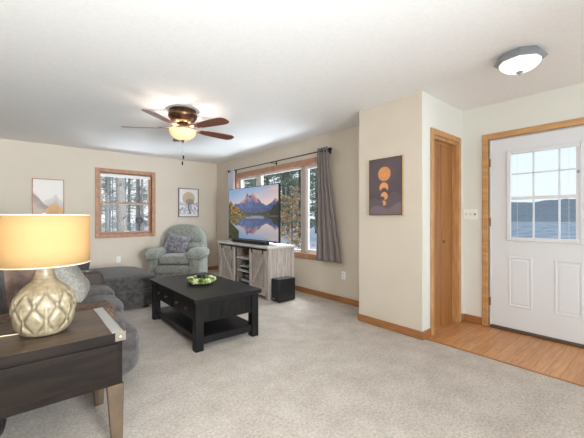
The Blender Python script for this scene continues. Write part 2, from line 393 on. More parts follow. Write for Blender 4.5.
# ---- front door
D = sthing('door_2')
obj('casing', B((XD - .018, XD, 1.304, 1.367, 0, 2.118), (XD - .018, XD, .278, .341, 0, 2.118), (XD - .018, XD, .341, 1.304, 2.055, 2.118)), M_oakh, D, bevel=.004)
obj('jamb', B((XD, XD + WT, 1.29, 1.305, 0, 2.06), (XD, XD + WT, .335, .352, 0, 2.06), (XD, XD + WT, .352, 1.29, 2.045, 2.06)), M_vinyl, D, smooth=False)
obj('threshold', B((XD - .012, XD + WT, .35, 1.29, -.004, .02)), mat('dark_oak_threshold', (92, 66, 46), .5), D, bevel=.004)
X0, X1 = XD + .012, XD + .055
y0, y1, gz0, gz1, gy0, gy1 = .356, 1.287, .972, 1.892, .508, 1.128
slab = bmesh.new()
for a in [(X0, X1, y0, gy0, .03, 2.042), (X0, X1, gy1, y1, .03, 2.042), (X0, X1, gy0, gy1, gz1, 2.042), (X0, X1, gy0, gy1, .03, gz0)]: bx(slab, *a)
dp = obj('door_slab', slab, M_white, D, smooth=False)
obj('lite_frame', B(*ring_x(X0 - .016, X0 + .006, .505, 1.136, .952, 1.903, .042)), M_white, dp, bevel=.007)
obj('pane', B((X0 + .02, X0 + .024, .54, 1.10, .985, 1.875)), M_glassd, dp, smooth=False)
for yb in (.903, .699): obj('glazing_bar', B((X0 + .006, X0 + .016, yb - .009, yb + .009, .99, 1.87)), mat('grid_white', (214, 222, 232), .4), dp, bevel=.003)
obj('glazing_bar', B((X0 + .006, X0 + .015, .55, 1.095, 1.648, 1.664)), MATS['grid_white'], dp, bevel=.003)
obj('glazing_bar', B((X0 + .003, X0 + .017, .55, 1.095, 1.385, 1.418)), M_white, dp, bevel=.003)
obj('blind_control', B((X0 + .0, X0 + .014, .545, .578, .99, 1.865)), M_white, dp, bevel=.003)
obj('slider', B((X0 - .008, X0 + .004, .552, .57, 1.615, 1.64)), M_nickel, dp, bevel=.002)
for yb in (1.045, .63): obj('blind_cord', T([(X0 + .018, yb, .99), (X0 + .018, yb, 1.87)], .0012, 5), M_white, dp)
def raised(yA, yB, zA, zB):
    bm = bmesh.new()
    for r in ring_x(X0 - .005, X0 + .004, yA, yB, zA, zB, .018): bx(bm, *r)
    bx(bm, X0 - .004, X0 + .004, yA + .034, yB - .034, zA + .034, zB - .034)
    obj('raised_panel', bm, M_white, dp, bevel=.004)
raised(.912, 1.121, .262, .787); raised(.526, .735, .262, .787)
for zz in (1.80, 1.15, .28): obj('hinge', B((XD - .004, XD + .012, 1.286, 1.304, zz - .045, zz + .045)), M_brass, dp, bevel=.002)
bm = bmesh.new(); lathe(bm, [(.004, 0), (.03, 0), (.03, .006), (.012, .01), (.012, .03), (.027, .04), (.027, .055), (.001, .062)], 20)
bmesh.ops.transform(bm, matrix=Matrix.Translation((X0, .42, .95)) @ Matrix.Rotation(R(-90), 4, 'Y'), verts=bm.verts[:])
obj('door_knob', bm, M_brass, dp)

# ================================================================== WALL FITTINGS
def outlet(loc, rz, label):
    t = thing('wall_outlet', label, 'outlet', loc, rz)
    obj('cover_plate', B((-.035, .035, -.006, 0, -.057, .057)), M_plate, t, bevel=.003)
    for z in (.022, -.022):
        s = obj('socket', B((-.016, .016, -.009, -.006, z - .014, z + .014)), M_vinyl, t, bevel=.002)
        obj('slot', B((-.008, -.005, -.0095, -.0085, z - .005, z + .007), (.005, .008, -.0095, -.0085, z - .005, z + .007)), M_dark, s, smooth=False)
outlet((1.40, YF, .40), 0, 'white wall outlet under the woodland window on the far wall')
outlet((XT, 2.97, .385), R(-90), 'white wall outlet low on the wall right of the grey curtain')
t = thing('light_switch_plate', 'white three-gang light switch plate between closet and front door', 'light switch', (XD, 1.488, 1.238), R(-90))
obj('cover_plate', B((-.078, .078, -.006, 0, -.056, .056)), M_plate, t, bevel=.003)
for k in (-1, 0): obj('toggle', B((k * .046 - .005, k * .046 + .005, -.020, -.006, -.012, .012)), mat('light_grey_toggle', (176, 174, 168), .4), t, bevel=.002)  # toggles a little darker than the plate
obj('toggle', B((.046 - .009, .046 + .009, -.012, -.006, -.012, .012)), mat('grey_toggle', (110, 110, 108), .4), t, bevel=.002)

# pictures
def frame_y(t, w, h, d, fw, m):   # frame in local XZ plane, back on the wall at y=0, origin = bottom centre
    obj('frame', B(*[(a, b, -d, -.002, e, f) for a, b, _, __, e, f in ring_y(-w / 2, w / 2, 0, 0, 0, h, fw)]), m, t, bevel=.002)
def art_mtn(s, t):
    c = (240, 234, 228)
    if t > .9: c = (238, 233, 230)
    r1 = pl(s, [(0, .68), (.12, .6), (.3, .40), (.45, .46), (.62, .5), (.75, .63), (.85, .5), (1, .42)])
    if t < r1: c = lerp((226, 218, 214), (204, 190, 184), (r1 - t) * 4)
    r2 = pl(s, [(0, .62), (.2, .48), (.35, .34), (.6, .22), (1, .18)])
    if t < r2: c = lerp((172, 152, 146), (206, 190, 180), (r2 - t) * 3 + .3 * nz(s * 6, t * 9, 1))
    r3 = pl(s, [(0, .05), (.35, .12), (.55, .30), (.7, .37), (.85, .28), (1, .2)])
    if t < r3: c = lerp((228, 178, 122), (204, 160, 118), (r3 - t) * 3 + .4 * nz(s * 8, t * 5, 2))
    r4 = pl(s, [(0, .22), (.2, .16), (.4, .05), (1, 0)])
    if t < r4: c = (212, 188, 168)
    if (s - .36) ** 2 * 2 + (t - .06) ** 2 * 6 < .012: c = (248, 232, 224)
    return c
t = thing('framed_print', 'mountain print in thin oak frame on the far wall above the lamp', 'picture', (.335, YF, 1.205), 0)
frame_y(t, .432, .645, .035, .012, M_winoak)
picture('print', (-.205, -.02, .011), (.41, 0, 0), (0, 0, .623), 60, 90, art_mtn, picmat('print_paper'), t)
def art_sun(s, t):
    c = (232, 230, 230)
    dx, dy = (s - .5) * .445, (t - .66) * .62
    if dx * dx + dy * dy < .145 ** 2: c = (198, 178, 146)
    if t < .52:
        f = fb(s * 9, t * 10, 3); c = lerp((228, 226, 228), (158, 158, 168), f + .35 + (.15 if t < .35 else 0)) if f > -.2 else c
    dx, dy = (s - .56) * .445, (t - .53) * .62
    rr = .085 + .03 * nz(s * 14, t * 14, 5)
    if (dx / 1.25) ** 2 + (dy / .8) ** 2 < rr * rr: c = (150, 140, 134)
    if abs(s - .53 - .04 * math.sin(t * 14)) < .035 and t < .5: c = (110, 108, 118)
    if t < .1: c = (222, 220, 222)
    return c
t = thing('framed_print', 'sun and tree print in grey wood frame above the recliner', 'picture', (2.767, YF, 1.21), 0)
frame_y(t, .448, .622, .04, .016, mat('grey_brown_frame', (128, 112, 102), .5))
picture('print', (-.21, -.022, .014), (.42, 0, 0), (0, 0, .594), 64, 90, art_sun, picmat('print_paper_grey'), t)
def art_moon(s, t):
    c = (98, 84, 88)
    n = .02 * math.sin(s * 17) + .03 * nz(s * 5, 1, 1)
    if t < .62: c = lerp(c, (88, 76, 82), .6 if t < pl(s, [(0, .40), (.3, .36), (.6, .55), (.8, .6), (1, .52)]) + n else 0)
    if t < pl(s, [(0, .25), (.2, .30), (.45, .26), (.7, .40), (1, .34)]) + n: c = (104, 90, 96)
    if t < pl(s, [(0, .10), (.25, .18), (.5, .10), (.8, .16), (1, .24)]) + n: c = (124, 108, 112)
    def disc(cx, cy, r): return ((s - cx) * .40) ** 2 + ((t - cy) * .60) ** 2 < r * r
    O = (226, 160, 104)
    if disc(.47, .73, .078): c = lerp(O, (206, 140, 88), .5 + fb(s * 9, t * 12, 4) * .6)
    if disc(.46, .485, .056) and not disc(.46, .405, .045): c = O
    if disc(.47, .33, .044) and not disc(.40, .27, .035): c = O
    if disc(.46, .205, .027) and not disc(.38, .19, .024): c = O
    return c
t = thing('framed_canvas', 'dark moon phases canvas in thin gold frame beside the closet', 'picture', (XB, 1.978, 1.225), R(-90))
obj('frame_lip', B(*[(a, b, -.036, -.0305, e, f) for a, b, _, __, e, f in ring_y(-.203, .203, 0, 0, 0, .612, .008)]), mat('dark_frame_lip', (92, 72, 58), .5), t, bevel=.001)
obj('frame', B(*[(a, b, -.030, -.002, e, f) for a, b, _, __, e, f in ring_y(-.203, .203, 0, 0, 0, .612, .008)]), mat('gold_frame_edge', (190, 160, 112), .4), t, bevel=.001)
picture('canvas', (-.196, -.030, .008), (.392, 0, 0), (0, 0, .596), 90, 130, art_moon, picmat('canvas_print'), t)

# curtain rod and curtains
t = thing('curtain_rod', 'thin black curtain rod above the television window', 'curtain rod', (3.34, 4.5, 2.17))
obj('rod', T([(0, 1.50, 0), (0, -1.34, 0)], .009, 10), M_blk, t)
for yy in (1.53, -1.37):
    obj('finial', BL((0, yy, 0), (.028, .034, .028), 1, 1, 16, 10), M_blk, t)
for yy in (1.42, .02, -1.28):
    bm = T([(.108, yy, -.01), (.0, yy, -.012)], .006, 8); bx(bm, .1, .1095, yy - .012, yy + .012, -.04, .02)
    bx(bm, -.012, .012, yy - .006, yy + .006, -.018, -.008)
    obj('bracket', bm, M_blk, t)
def curtain(name, label, ytop, ybot, m, nf, seed):
    t = thing(name, label, 'curtain', (3.34, (ytop[0] + ytop[1]) / 2, .57)); yc = t.location.y
    bm = bmesh.new(); nu, nv = 60, 30; H = 1.645; g = []
    for j in range(nv + 1):
        v = j / nv; a = ytop[0] + (ybot[0] - ytop[0]) * (1 - v) ** 1.4; b = ytop[1] + (ybot[1] - ytop[1]) * (1 - v) ** 1.4
        row = []
        for i in range(nu + 1):
            u = i / nu; amp = .026 + .006 * math.sin(seed + v * 3)
            x = amp * math.sin(u * nf * 2 * math.pi + .5 * math.sin(v * 2 + seed) * (1 - v)) + .014 * nz(u * 4, v * 3, seed) * (1 - v)
            row.append(bm.verts.new((x, a + (b - a) * u - yc, v * H)))
        g.append(row)
    for j in range(nv):
        for i in range(nu): bm.faces.new((g[j][i], g[j][i + 1], g[j + 1][i + 1], g[j + 1][i]))
    obj('drape', bm, m, t, solid=.004)
    for k in range(nf * 2):
        yy = ytop[0] + (ytop[1] - ytop[0]) * (k + .5) / (nf * 2) - yc
        bm = bmesh.new(); pts = [(.024 * math.cos(a), 0, 1.60 + .024 * math.sin(a)) for a in [q * math.pi / 8 for q in range(17)]]
        tube(bm, pts, .004, 6, cap=False); obj('grommet', bm, M_blk, t)
M_curt = mat('mauve_grey_curtain', (126, 115, 112), .85, bump=.2, bscale=300)
M_curtw = translucent('backlit_curtain', (222, 220, 226), .35)  # backlight put into the colour, paler than the other panel
curtain('curtain', 'mauve grey curtain panel hanging right of the television window', (3.385, 3.175), (3.42, 2.92), M_curt, 4, 1.0)
curtain('curtain', 'curtain panel toned pale as if backlit, behind the left end of the television', (6.10, 5.80), (6.12, 5.78), M_curtw, 4, 2.4)

# ================================================================== CEILING FIXTURES
def plight(name, loc, power, col, rad, parent=None):
    l = bpy.data.lights.new(name, 'POINT'); l.energy = power; l.color = col; l.shadow_soft_size = rad
    o = bpy.data.objects.new(name, l); C.objects.link(o); o.location = loc; o.parent = parent; return o
FZ = 2.44
FS = .86
t = thing('ceiling_fan', 'bronze five-blade ceiling fan with lit frosted bowl above the coffee table', 'ceiling fan', (1.42, 3.65, FZ))
bm = bmesh.new(); lathe(bm, [(a * FS, b) for a, b in [(.001, -.001), (.17, -.001), (.176, -.012), (.165, -.025), (.185, -.04), (.19, -.06), (.18, -.09), (.165, -.105), (.15, -.13), (.12, -.15), (.06, -.165), (.001, -.168)]], 40)
obj('motor_housing', bm, M_bronze, t)
bm = bmesh.new(); lathe(bm, [(.05, -.16), (.055, -.18), (.075, -.195), (.075, -.215), (.05, -.222), (.03, -.225), (.03, -.255), (.001, -.255)], 28)
obj('switch_housing', bm, M_brass, t)
M_blade = mat('walnut_blade', (104, 58, 40), .3, rgb2=(136, 78, 54), scale=5, stretch=(2, 14, 2), detail=6)
for k in range(5):
    a = R(2 + 72 * k)
    bm = bmesh.new(); pts = []; n = 14
    L0, L1 = .21, .67
    up = []
    for i in range(n + 1):
        q = i / n; x = L0 + (L1 - L0) * q; wdt = .048 + .024 * math.sin(min(q * 1.25, 1) * math.pi / 2)
        if q > .85: wdt *= math.sqrt(max(0, 1 - ((q - .85) / .15) ** 2 * .8))
        if q < .08: wdt *= .8
        up.append((x, wdt))
    rot = Matrix.Rotation(a, 4, 'Z') @ Matrix.Translation((0, 0, -.212)) @ Matrix.Rotation(R(-11), 4, 'X')
    outline = [(x, y) for x, y in up] + [(x, -y) for x, y in reversed(up)]
    top = [bm.verts.new((x, y, .003)) for x, y in outline]; bot = [bm.verts.new((x, y, -.003)) for x, y in outline]
    bm.faces.new(top); bm.faces.new(bot[::-1])
    for i in range(len(top)): bm.faces.new((top[i], bot[i], bot[(i + 1) % len(top)], top[(i + 1) % len(top)]))
    bmesh.ops.transform(bm, matrix=rot, verts=bm.verts[:])
    bl = obj('blade', bm, M_blade, t)
    bm = bmesh.new(); tube(bm, [(.07, 0, .03), (.13, .0, .012), (.19, .022, .007), (.26, .028, .007)], [.011, .01, .008, .006], 8)
    tube(bm, [(.07, 0, .03), (.13, .0, .012), (.19, -.022, .007), (.26, -.028, .007)], [.011, .01, .008, .006], 8)
    bx(bm, .225, .275, -.036, .036, .003, .009)
    bmesh.ops.transform(bm, matrix=rot, verts=bm.verts[:])
    obj('blade_bracket', bm, M_brass, bl)
M_bowl = translucent('frosted_alabaster_glass', (236, 222, 200), .35, (255, 238, 212))
bm = bmesh.new(); prof = [(.148, -.232)] + [(.148 * math.cos(q), -.235 - .112 * math.sin(q)) for q in [R(x) for x in range(6, 88, 7)]] + [(.004, -.348)]
lathe(bm, prof, 40); obj('glass_bowl', bm, M_bowl, t, solid=.003)
bm = bmesh.new(); lathe(bm, [(.001, -.342), (.018, -.346), (.02, -.354), (.008, -.364), (.006, -.376), (.001, -.379)], 16); obj('finial', bm, M_bronze, t)
for q, (dx, dy, L) in enumerate([(.015, .02, .17), (-.012, -.02, .25)]):
    ch = obj('pull_chain', T([(dx, dy, -.345), (dx, dy, -.345 - L)], .0016, 5), M_nickel, t)
    obj('chain_fob', BL((dx, dy, -.345 - L - .022), (.009, .009, .024), .8, 1, 12, 8), M_blk, ch)
plight('fan_bulb', (.062, -.03, -.275), 6.5, (1, .90, .78), .022, t)
plight('fan_bulb', (-.062, .03, -.275), 6.5, (1, .90, .78), .022, t)

t = thing('flush_ceiling_light', 'faceted silver-rimmed flush ceiling light with glowing white dome near the entry', 'ceiling light', (2.90, .748, FZ))
bm = bmesh.new(); lathe(bm, [(.001, -.001), (.14, -.001), (.170, -.045), (.145, -.062), (.139, -.058), (.001, -.03)], 8); bmesh.ops.rotate(bm, verts=bm.verts[:], cent=(0, 0, 0), matrix=Matrix.Rotation(R(14), 3, 'Z'))
obj('metal_rim', bm, M_nickel, t, ang=20)
bm = bmesh.new(); lathe(bm, [(.134, -.05)] + [(.134 * math.cos(q), -.055 - .075 * math.sin(q)) for q in [R(x) for x in range(0, 88, 8)]] + [(.003, -.130)], 40)
M_dome = translucent('opal_glass', (235, 235, 238), .4, (255, 252, 246))
obj('glass_dome', bm, M_dome, t, solid=.003)
bm = bmesh.new(); lathe(bm, [(.001, -.126), (.022, -.129), (.024, -.136), (.008, -.146), (.006, -.155), (.001, -.158)], 16); obj('finial', bm, M_nickel, t)
plight('ceiling_bulb', (0, 0, -.085), 32, (1, .96, .90), .03, t)

# ================================================================== MEDIA CONSOLE + TELEVISION
sx0, sx1, sy0, sy1, sz = 2.70, 3.19, 3.735, 5.245, .78
cx, cy = (sx0 + sx1) / 2, (sy0 + sy1) / 2
t = thing('media_console', 'weathered whitewashed media console with sliding barn doors under the television', 'tv stand', (cx, cy, 0), 0)
def L(a): x0, x1, y0, y1, z0, z1 = a; return (x0 - cx, x1 - cx, y0 - cy, y1 - cy, z0, z1)
obj('top_board', B(L((sx0 - .02, sx1 + .01, sy0 - .025, sy1 + .025, sz - .035, sz))), M_standh, t, bevel=.004)
for a, b in ((sy0, sy0 + .03), (sy1 - .03, sy1)):
    obj('side_panel', B(L((sx0 + .04, sx1, a + .003, b - .003, .06, sz - .035)), L((sx0, sx0 + .05, a - .004, b + .03 if a == sy0 else b + .004, 0, sz - .035)), L((sx1 - .05, sx1, a - .004, b + .004, 0, sz - .035))), M_stand, t, bevel=.003)
obj('back_panel', B(L((sx1 - .015, sx1 - .005, sy0 + .03, sy1 - .03, .1, sz - .035))), M_standin, t, smooth=False)
obj('bottom_panel', B(L((sx0 + .01, sx1 - .016, sy0 + .03, sy1 - .03, .10, .125))), M_standin, t, smooth=False)
obj('kick_rail', B(L((sx0, sx0 + .02, sy0 + .035, sy1 - .035, .05, .115))), M_stand, t, bevel=.003)
for yy in (4.245, 4.685): obj('divider', B(L((sx0 + .035, sx1 - .016, yy - .012, yy + .012, .125, sz - .035))), M_standin, t, smooth=False)
for zz in (.54, .335): obj('shelf', B(L((sx0 + .03, sx1 - .016, 4.258, 4.672, zz - .012, zz + .012))), M_standh, t, bevel=.002)
obj('door_track', B(L((sx0 - .012, sx0 + .0, sy0 + .04, sy1 - .04, .715, .733))), M_blk, t, bevel=.002)
def barn(y0, y1, flip):
    z0, z1 = .125, .715; x0 = sx0 + .006; bm = bmesh.new(); n = 3
    for k in range(n):
        a = y0 + (y1 - y0) * k / n; bx(bm, *L((x0 + .006, x0 + .018, a + .0015, a + (y1 - y0) / n - .0015, z0, z1)))
    d = obj('barn_door', bm, mat('weathered_planks_shaded', (136, 124, 116), .6, rgb2=(182, 173, 166), scale=4, stretch=(12, 12, 1), detail=8, lo=.3, hi=.7, distort=.6), t, smooth=False)  # console wood toned darker, recess shade put into the plank colour
    bm = bmesh.new()
    for r in ring_x(x0 - .011, x0 + .0055, y0, y1, z0, z1, .045): bx(bm, *L(r))
    pa, pb = (y0 + .045, y1 - .045) if flip else (y1 - .045, y0 + .045)
    v = Vector((0, pb - pa, z1 - z0 - .09)); ang = math.atan2(v.z, v.y)
    bx(bm, -.007, .0115, -v.length / 2 + .012, v.length / 2 - .012, -.02, .02, Matrix.Translation((x0 - .006 - cx, (pa + pb) / 2 - cy, (z0 + z1) / 2)) @ Matrix.Rotation(ang, 4, 'X'))
    obj('cross_brace', bm, M_stand, d, bevel=.002)
    yh = (y1 - .022) if y1 < 4.5 else (y0 + .022)
    obj('handle', T([Vector((x0 - .012 - cx, yh - cy, .36)), (x0 - .04 - cx, yh - cy, .37), (x0 - .04 - cx, yh - cy, .49), (x0 - .012 - cx, yh - cy, .50)], .005, 8), M_blk, d)
    for yq in (y0 + .08, y1 - .08): obj('hanger', B(L((x0 - .018, x0 - .011, yq - .012, yq + .012, .66, .735))), M_blk, d, bevel=.002)
barn(4.70, 5.195, True); barn(3.785, 4.235, False)
# devices on its shelves
def box_thing(name, label, cat, loc, s, m, parts=()):
    t = thing(name, label, cat, loc)
    obj('casing' if parts else 'casing', B((-s[0] / 2, s[0] / 2, -s[1] / 2, s[1] / 2, 0, s[2])), m, t, bevel=.004)
    return t
M_grey = mat('silver_grey_plastic', (150, 150, 152), .4)
d = box_thing('cable_box', 'flat silver cable box on the middle shelf of the media console', 'electronics', (2.88, 4.46, .3475), (.22, .30, .05), M_grey)
obj('front_panel', B((-.113, -.109, -.14, .14, .008, .042)), M_dark, d, smooth=False)
bk = thing('magazine', 'pale magazine lying on the silver cable box', 'magazine', (2.86, 4.47, .3985), R(6)); obj('pages', B((-.1, .1, -.13, .13, 0, .014)), mat('pale_paper', (214, 214, 216), .7), bk, bevel=.002)
obj('cover', B((-.102, .102, -.132, .132, .0145, .016)), mat('grey_cover', (178, 182, 190), .5), bk, smooth=False)
d = box_thing('disc_player', 'dark disc player with silver front on the bottom shelf of the media console', 'electronics', (2.89, 4.45, .126), (.26, .30, .085), M_dark)
obj('front_panel', B((-.134, -.129, -.14, .14, .035, .075)), M_grey, d, bevel=.002)
d = box_thing('router', 'small grey box standing on the disc player', 'electronics', (2.90, 4.47, .2125), (.15, .19, .045), M_grey)
# television
def tvpic(s, t):
    ridge = pl(s, [(0, .60), (.10, .66), (.17, .72), (.21, .69), (.27, .72), (.33, .76), (.38, .80), (.42, .91), (.45, .84), (.50, .86), (.54, .89), (.60, .80), (.66, .75), (.72, .68), (.80, .64), (.87, .68), (.95, .76), (1, .72)]) + .012 * nz(s * 40, 0, 1)
    def sky(s, t):
        c = lerp((248, 214, 196), (134, 166, 206), (t - .55) * 2.2 + (.45 - s) * .5)
        k = fb(s * 3 + 2, t * 9, 7)
        if s > .3 and k > .0: c = lerp(c, (250, 196, 166), k * 1.3 * (s - .2))
        return c
    def scene(s, t):
        c = sky(s, t)
        if t < ridge:
            h = (ridge - t); k = nz(s * 28 + t * 16, t * 10, 2)
            c = lerp((56, 76, 122), (92, 112, 158), .5 + k * .8)
            if h < .13 and k > -.15 and t > .7: c = lerp((206, 142, 128), (120, 100, 128), h * 7)
            if t < .60: c = lerp(c, (60, 70, 102), .5)
        tl = pl(s, [(0, .74), (.05, .76), (.1, .68), (.18, .66), (.25, .60), (.32, .54), (.4, .52), (.6, .51), (.8, .52), (.88, .56), (.92, .66), (.96, .64), (1, .72)]) + .02 * nz(s * 50, 0, 4)
        if t < tl:
            k = fb(s * 22, t * 22, 5)
            if s < .36: c = lerp((44, 56, 26), (206, 136, 40), .4 + k * 1.3)
            elif s > .85: c = lerp((22, 32, 24), (46, 54, 40), .5 + k)
            else: c = lerp((34, 48, 40), (84, 84, 46), .4 + k)
        if s < .42 and t < .46 + .03 * nz(s * 9, 0, 2) + (.36 - s) * .1: c = lerp((48, 54, 30), (120, 104, 44), .4 + fb(s * 20, t * 20, 8))
        return c
    wl = .455
    bank = .43 - .05 * (s < .35)
    if t >= wl: return scene(s, t)
    if t > bank and s < .5 or (t > .44 and s > .7): return lerp((66, 72, 40), (130, 118, 70), .5 + fb(s * 20, t * 30, 3))
    c = scene(s + .006 * nz(s * 6, t * 50, 9), wl + (wl - t) * 1.08 + .03)
    c = lerp(c, (70, 84, 110), .18)
    if t > .40 and .38 < s < .75: c = lerp(c, (190, 186, 196), .6)
    if s < .24 and t < .36 - s * .9: c = lerp((30, 40, 20), (90, 88, 34), .4 + fb(s * 24, t * 24, 6))
    return c
ty0, ty1, tz0, tz1, tx = 3.835, 5.375, .812, 1.722, 2.97
ty = (ty0 + ty1) / 2; ty -= .0
t = thing('television', 'large flat television showing mountains mirrored in a lake', 'television', (tx, ty, sz))
hw = (ty1 - ty0) / 2
obj('bezel', B((0, .035, -hw, hw, tz0 - sz, tz1 - sz), (.035, .06, -hw * .6, hw * .6, .1, .5)), M_dark, t, bevel=.003)
picture('screen', (-.0015, hw - .01, tz0 - sz + .018), (0, -2 * hw + .02, 0), (0, 0, tz1 - tz0 - .028), 200, 118, tvpic, picmat('lit_screen', .72, .2), t)
for yy in (-.52, .52):
    bm = bmesh.new(); tube(bm, [(-.11, yy, .006), (.015, yy, .045), (.14, yy, .006)], .006, 8); obj('stand_foot', bm, M_blk, t)
t = thing('soundbar', 'long black soundbar lying in front of the television', 'soundbar', (2.80, 4.385, sz))
obj('housing', B((-.04, .04, -.49, .49, .002, .058)), M_dark, t, bevel=.010)
obj('grille', B((-.0425, -.0402, -.47, .47, .012, .05)), mat('speaker_cloth', (34, 34, 38), .9, bump=.4, bscale=600), t, smooth=False)
t = thing('subwoofer', 'black box subwoofer on the carpet beside the media console', 'speaker', (2.885, 3.615, 0))
obj('cabinet', B((-.15, .15, -.085, .085, .012, .325)), mat('satin_black', (26, 27, 30), .35), t, bevel=.005)
obj('front_grille', B((-.158, -.151, -.078, .078, .02, .318)), MATS['speaker_cloth'], t, bevel=.002)
obj('top_plate', B((-.148, .148, -.083, .083, .3255, .329)), mat('gloss_black', (48, 54, 60), .15), t, bevel=.001)
for a in (-1, 1):
    for b in (-1, 1): obj('foot', BL((a * .12, b * .06, .0065), (.015, .015, .0065), .5, 1, 12, 8), M_dark, t)
obj('badge', B((-.160, -.1585, .012, .05, .04, .052)), mat('silver_badge', (190, 190, 190), .3, .8), t, smooth=False)

# ================================================================== COFFEE TABLE
t = thing('coffee_table', 'espresso wood coffee table with drawers and a lower shelf', 'coffee table', (1.505, 3.34, 0))
hx, hy = .335, .655
obj('tabletop', B((-hx - .02, hx + .02, -hy, hy, .437, .475)), M_ctab, t, bevel=.005)
for a in (-1, 1):
    for b in (-1, 1):
        x, y = a * (hx - .04), b * (hy - .065)
        obj('leg', B((x - .038, x + .038, y - .038, y + .038, 0, .436)), M_ctabv, t, bevel=.004)
ix, iy = hx - .08, hy - .105
for b in (-1, 1):
    y = b * (hy - .05); bm = bmesh.new(); n = 9
    for k in range(n):
        x0 = -ix + 2 * ix * k / n; bx(bm, x0 + .001, x0 + 2 * ix / n - .001, y - .008, y + .008, .27, .42)
    bx(bm, -ix, ix, y - .012, y + .012, .25, .275); bx(bm, -ix, ix, y - .012, y + .012, .415, .436)
    obj('end_apron', bm, M_ctabv, t, bevel=.0015)
obj('side_apron', B((hx - .055, hx - .035, -iy, iy, .25, .436)), M_ctab, t, bevel=.002)
obj('side_apron', B((-hx + .04, -hx + .055, -iy, iy, .25, .436)), M_ctab, t, bevel=.002)
for b in (-1, 1):
    y0, y1 = (.012, iy - .01) if b > 0 else (-iy + .01, -.012)
    d = obj('drawer_front', B((-hx + .02, -hx + .039, y0, y1, .27, .425)), M_ctab, t, bevel=.004)
    for q in (.27, .73):
        yy = y0 + (y1 - y0) * q
        bm = bmesh.new(); tube(bm, [(-hx + .02, yy, .35), (-hx + .006, yy, .35)], .005, 8); blob(bm, (-hx + .0, yy, .35), (.011, .014, .014), 1, 1, 12, 8); obj('knob', bm, M_bronze, d)
obj('shelf', B((-hx + .03, hx - .03, -hy + .05, hy - .05, .095, .118)), M_ctab, t, bevel=.003)
obj('shelf_rail', B((-hx + .035, -hx + .055, -iy, iy, .055, .12), (hx - .055, hx - .035, -iy, iy, .055, .12), (-ix, ix, -hy + .04, -hy + .06, .055, .12), (-ix, ix, hy - .06, hy - .04, .055, .12)), M_ctab, t, bevel=.002)
# wreath
t = thing('floral_wreath', 'small green and cream floral wreath lying on the coffee table', 'wreath', (1.505, 3.345, .4755))
GRN = [mat('leaf_green', (96, 128, 50), .6), mat('leaf_pale', (150, 172, 96), .6), mat('bloom_cream', (216, 220, 178), .7), mat('bloom_lime', (176, 196, 116), .7)]
rnd = random.Random(3)
def petals(bm, c, r, n):
    for k in range(n):
        d = Vector((rnd.gauss(0, 1), rnd.gauss(0, 1), rnd.gauss(0, 1) + .3)).normalized(); q = d.orthogonal().normalized(); q.rotate(Matrix.Rotation(rnd.random() * 6, 3, d))
        s = r * .55; p = Vector(c) + d * r * .6; u = q * s; w_ = (d.cross(q) * .4 + d * .9).normalized() * s
        if p.z - s < .002: p.z = s + .003
        v = [bm.verts.new(p - u * .5), bm.verts.new(p + u * .5), bm.verts.new(p + u * .35 + w_), bm.verts.new(p - u * .35 + w_)]
        bm.faces.new(v)
tw = bmesh.new(); tube(tw, [(.115 * math.cos(a), .115 * math.sin(a), .022) for a in [q * math.pi / 12 for q in range(25)]], .012, 8, cap=False); obj('twig_ring', tw, mat('twig', (96, 74, 50), .8), t)
for k in range(34):
    a = k / 34 * 2 * math.pi; rr = .115 + rnd.uniform(-.025, .03)
    bm = bmesh.new(); petals(bm, (rr * math.cos(a), rr * math.sin(a), .038 + rnd.uniform(0, .012)), .028, 26)
    obj('blossom' if k % 3 else 'leaf_cluster', bm, GRN[(k * 7 + k // 3) % 4], t, solid=.001)
t = thing('candle_jar', 'small black candle jar standing inside the floral wreath', 'candle', (1.52, 3.37, .4755))
bm = bmesh.new(); lathe(bm, [(.001, 0), (.04, 0), (.043, .01), (.043, .075), (.001, .076)], 24); obj('jar', bm, M_dark, t)
bm = bmesh.new(); lathe(bm, [(.001, .0765), (.046, .0765), (.046, .09), (.042, .094), (.001, .094)], 24); obj('lid', bm, mat('black_lid', (34, 34, 34), .35), t)

# ================================================================== RECLINER  (local: faces -Y)
t = thing('recliner', 'sage grey plush recliner with rounded back in the far corner', 'recliner', (2.27, 5.98, 0), R(-38))
def crease(p):
    q = p.copy()
    q.y *= 1 + 0
    if q.y < 0: q.y += .34 * math.exp(-((q.z + .02) / .09) ** 2) * (1 - abs(q.x) ** 3) + .12 * math.exp(-((q.z - .0) * 2) ** 2) * math.exp(-(q.x / .12) ** 2)
    return q
obj('base', BL((0, .02, .20), (.34, .40, .165), .25, .25), M_reclin, t)
obj('backrest', BL((0, .33, .685), (.425, .15, .385), .78, .6, 56, 34, crease, Matrix.Rotation(R(-14), 3, 'X')), M_reclin, t)
def seatf(p):
    q = p.copy()
    if q.z > 0: q.z += .12 * (1 - q.x ** 2)
    return q
obj('seat_cushion', BL((0, -.07, .445), (.285, .36, .085), .45, .35, 40, 20, seatf), M_reclin, t)
obj('footrest', BL((0, -.41, .29), (.285, .055, .075), .4, .3), M_reclin, t)
obj('footrest', BL((0, -.395, .155), (.28, .055, .075), .4, .3), M_reclin, t)
def rollf(p):
    q = p.copy(); q.z -= .55 * max(0, -q.y) ** 3; q.x *= 1 + .14 * max(0, -q.y); return q
for a in (-1, 1):
    ar = obj('armrest', BL((a * .365, -.03, .54), (.135, .43, .105), .75, .45, 44, 28, rollf, Matrix.Rotation(R(-3), 3, 'X')), M_reclin, t)
    obj('arm_panel', BL((a * .355, -.01, .29), (.095, .37, .26), .2, .22), M_reclin, ar)
obj('recline_lever', T([(-.50, -.05, .36), (-.535, -.05, .38), (-.54, -.14, .43)], [.008, .01, .014], 8), M_dark, t)
for a in (-1, 1):
    for b in (-.3, .32): obj('foot', B((a * .26 - .03, a * .26 + .03, b - .03, b + .03, 0, .05)), M_dark, t, bevel=.005)
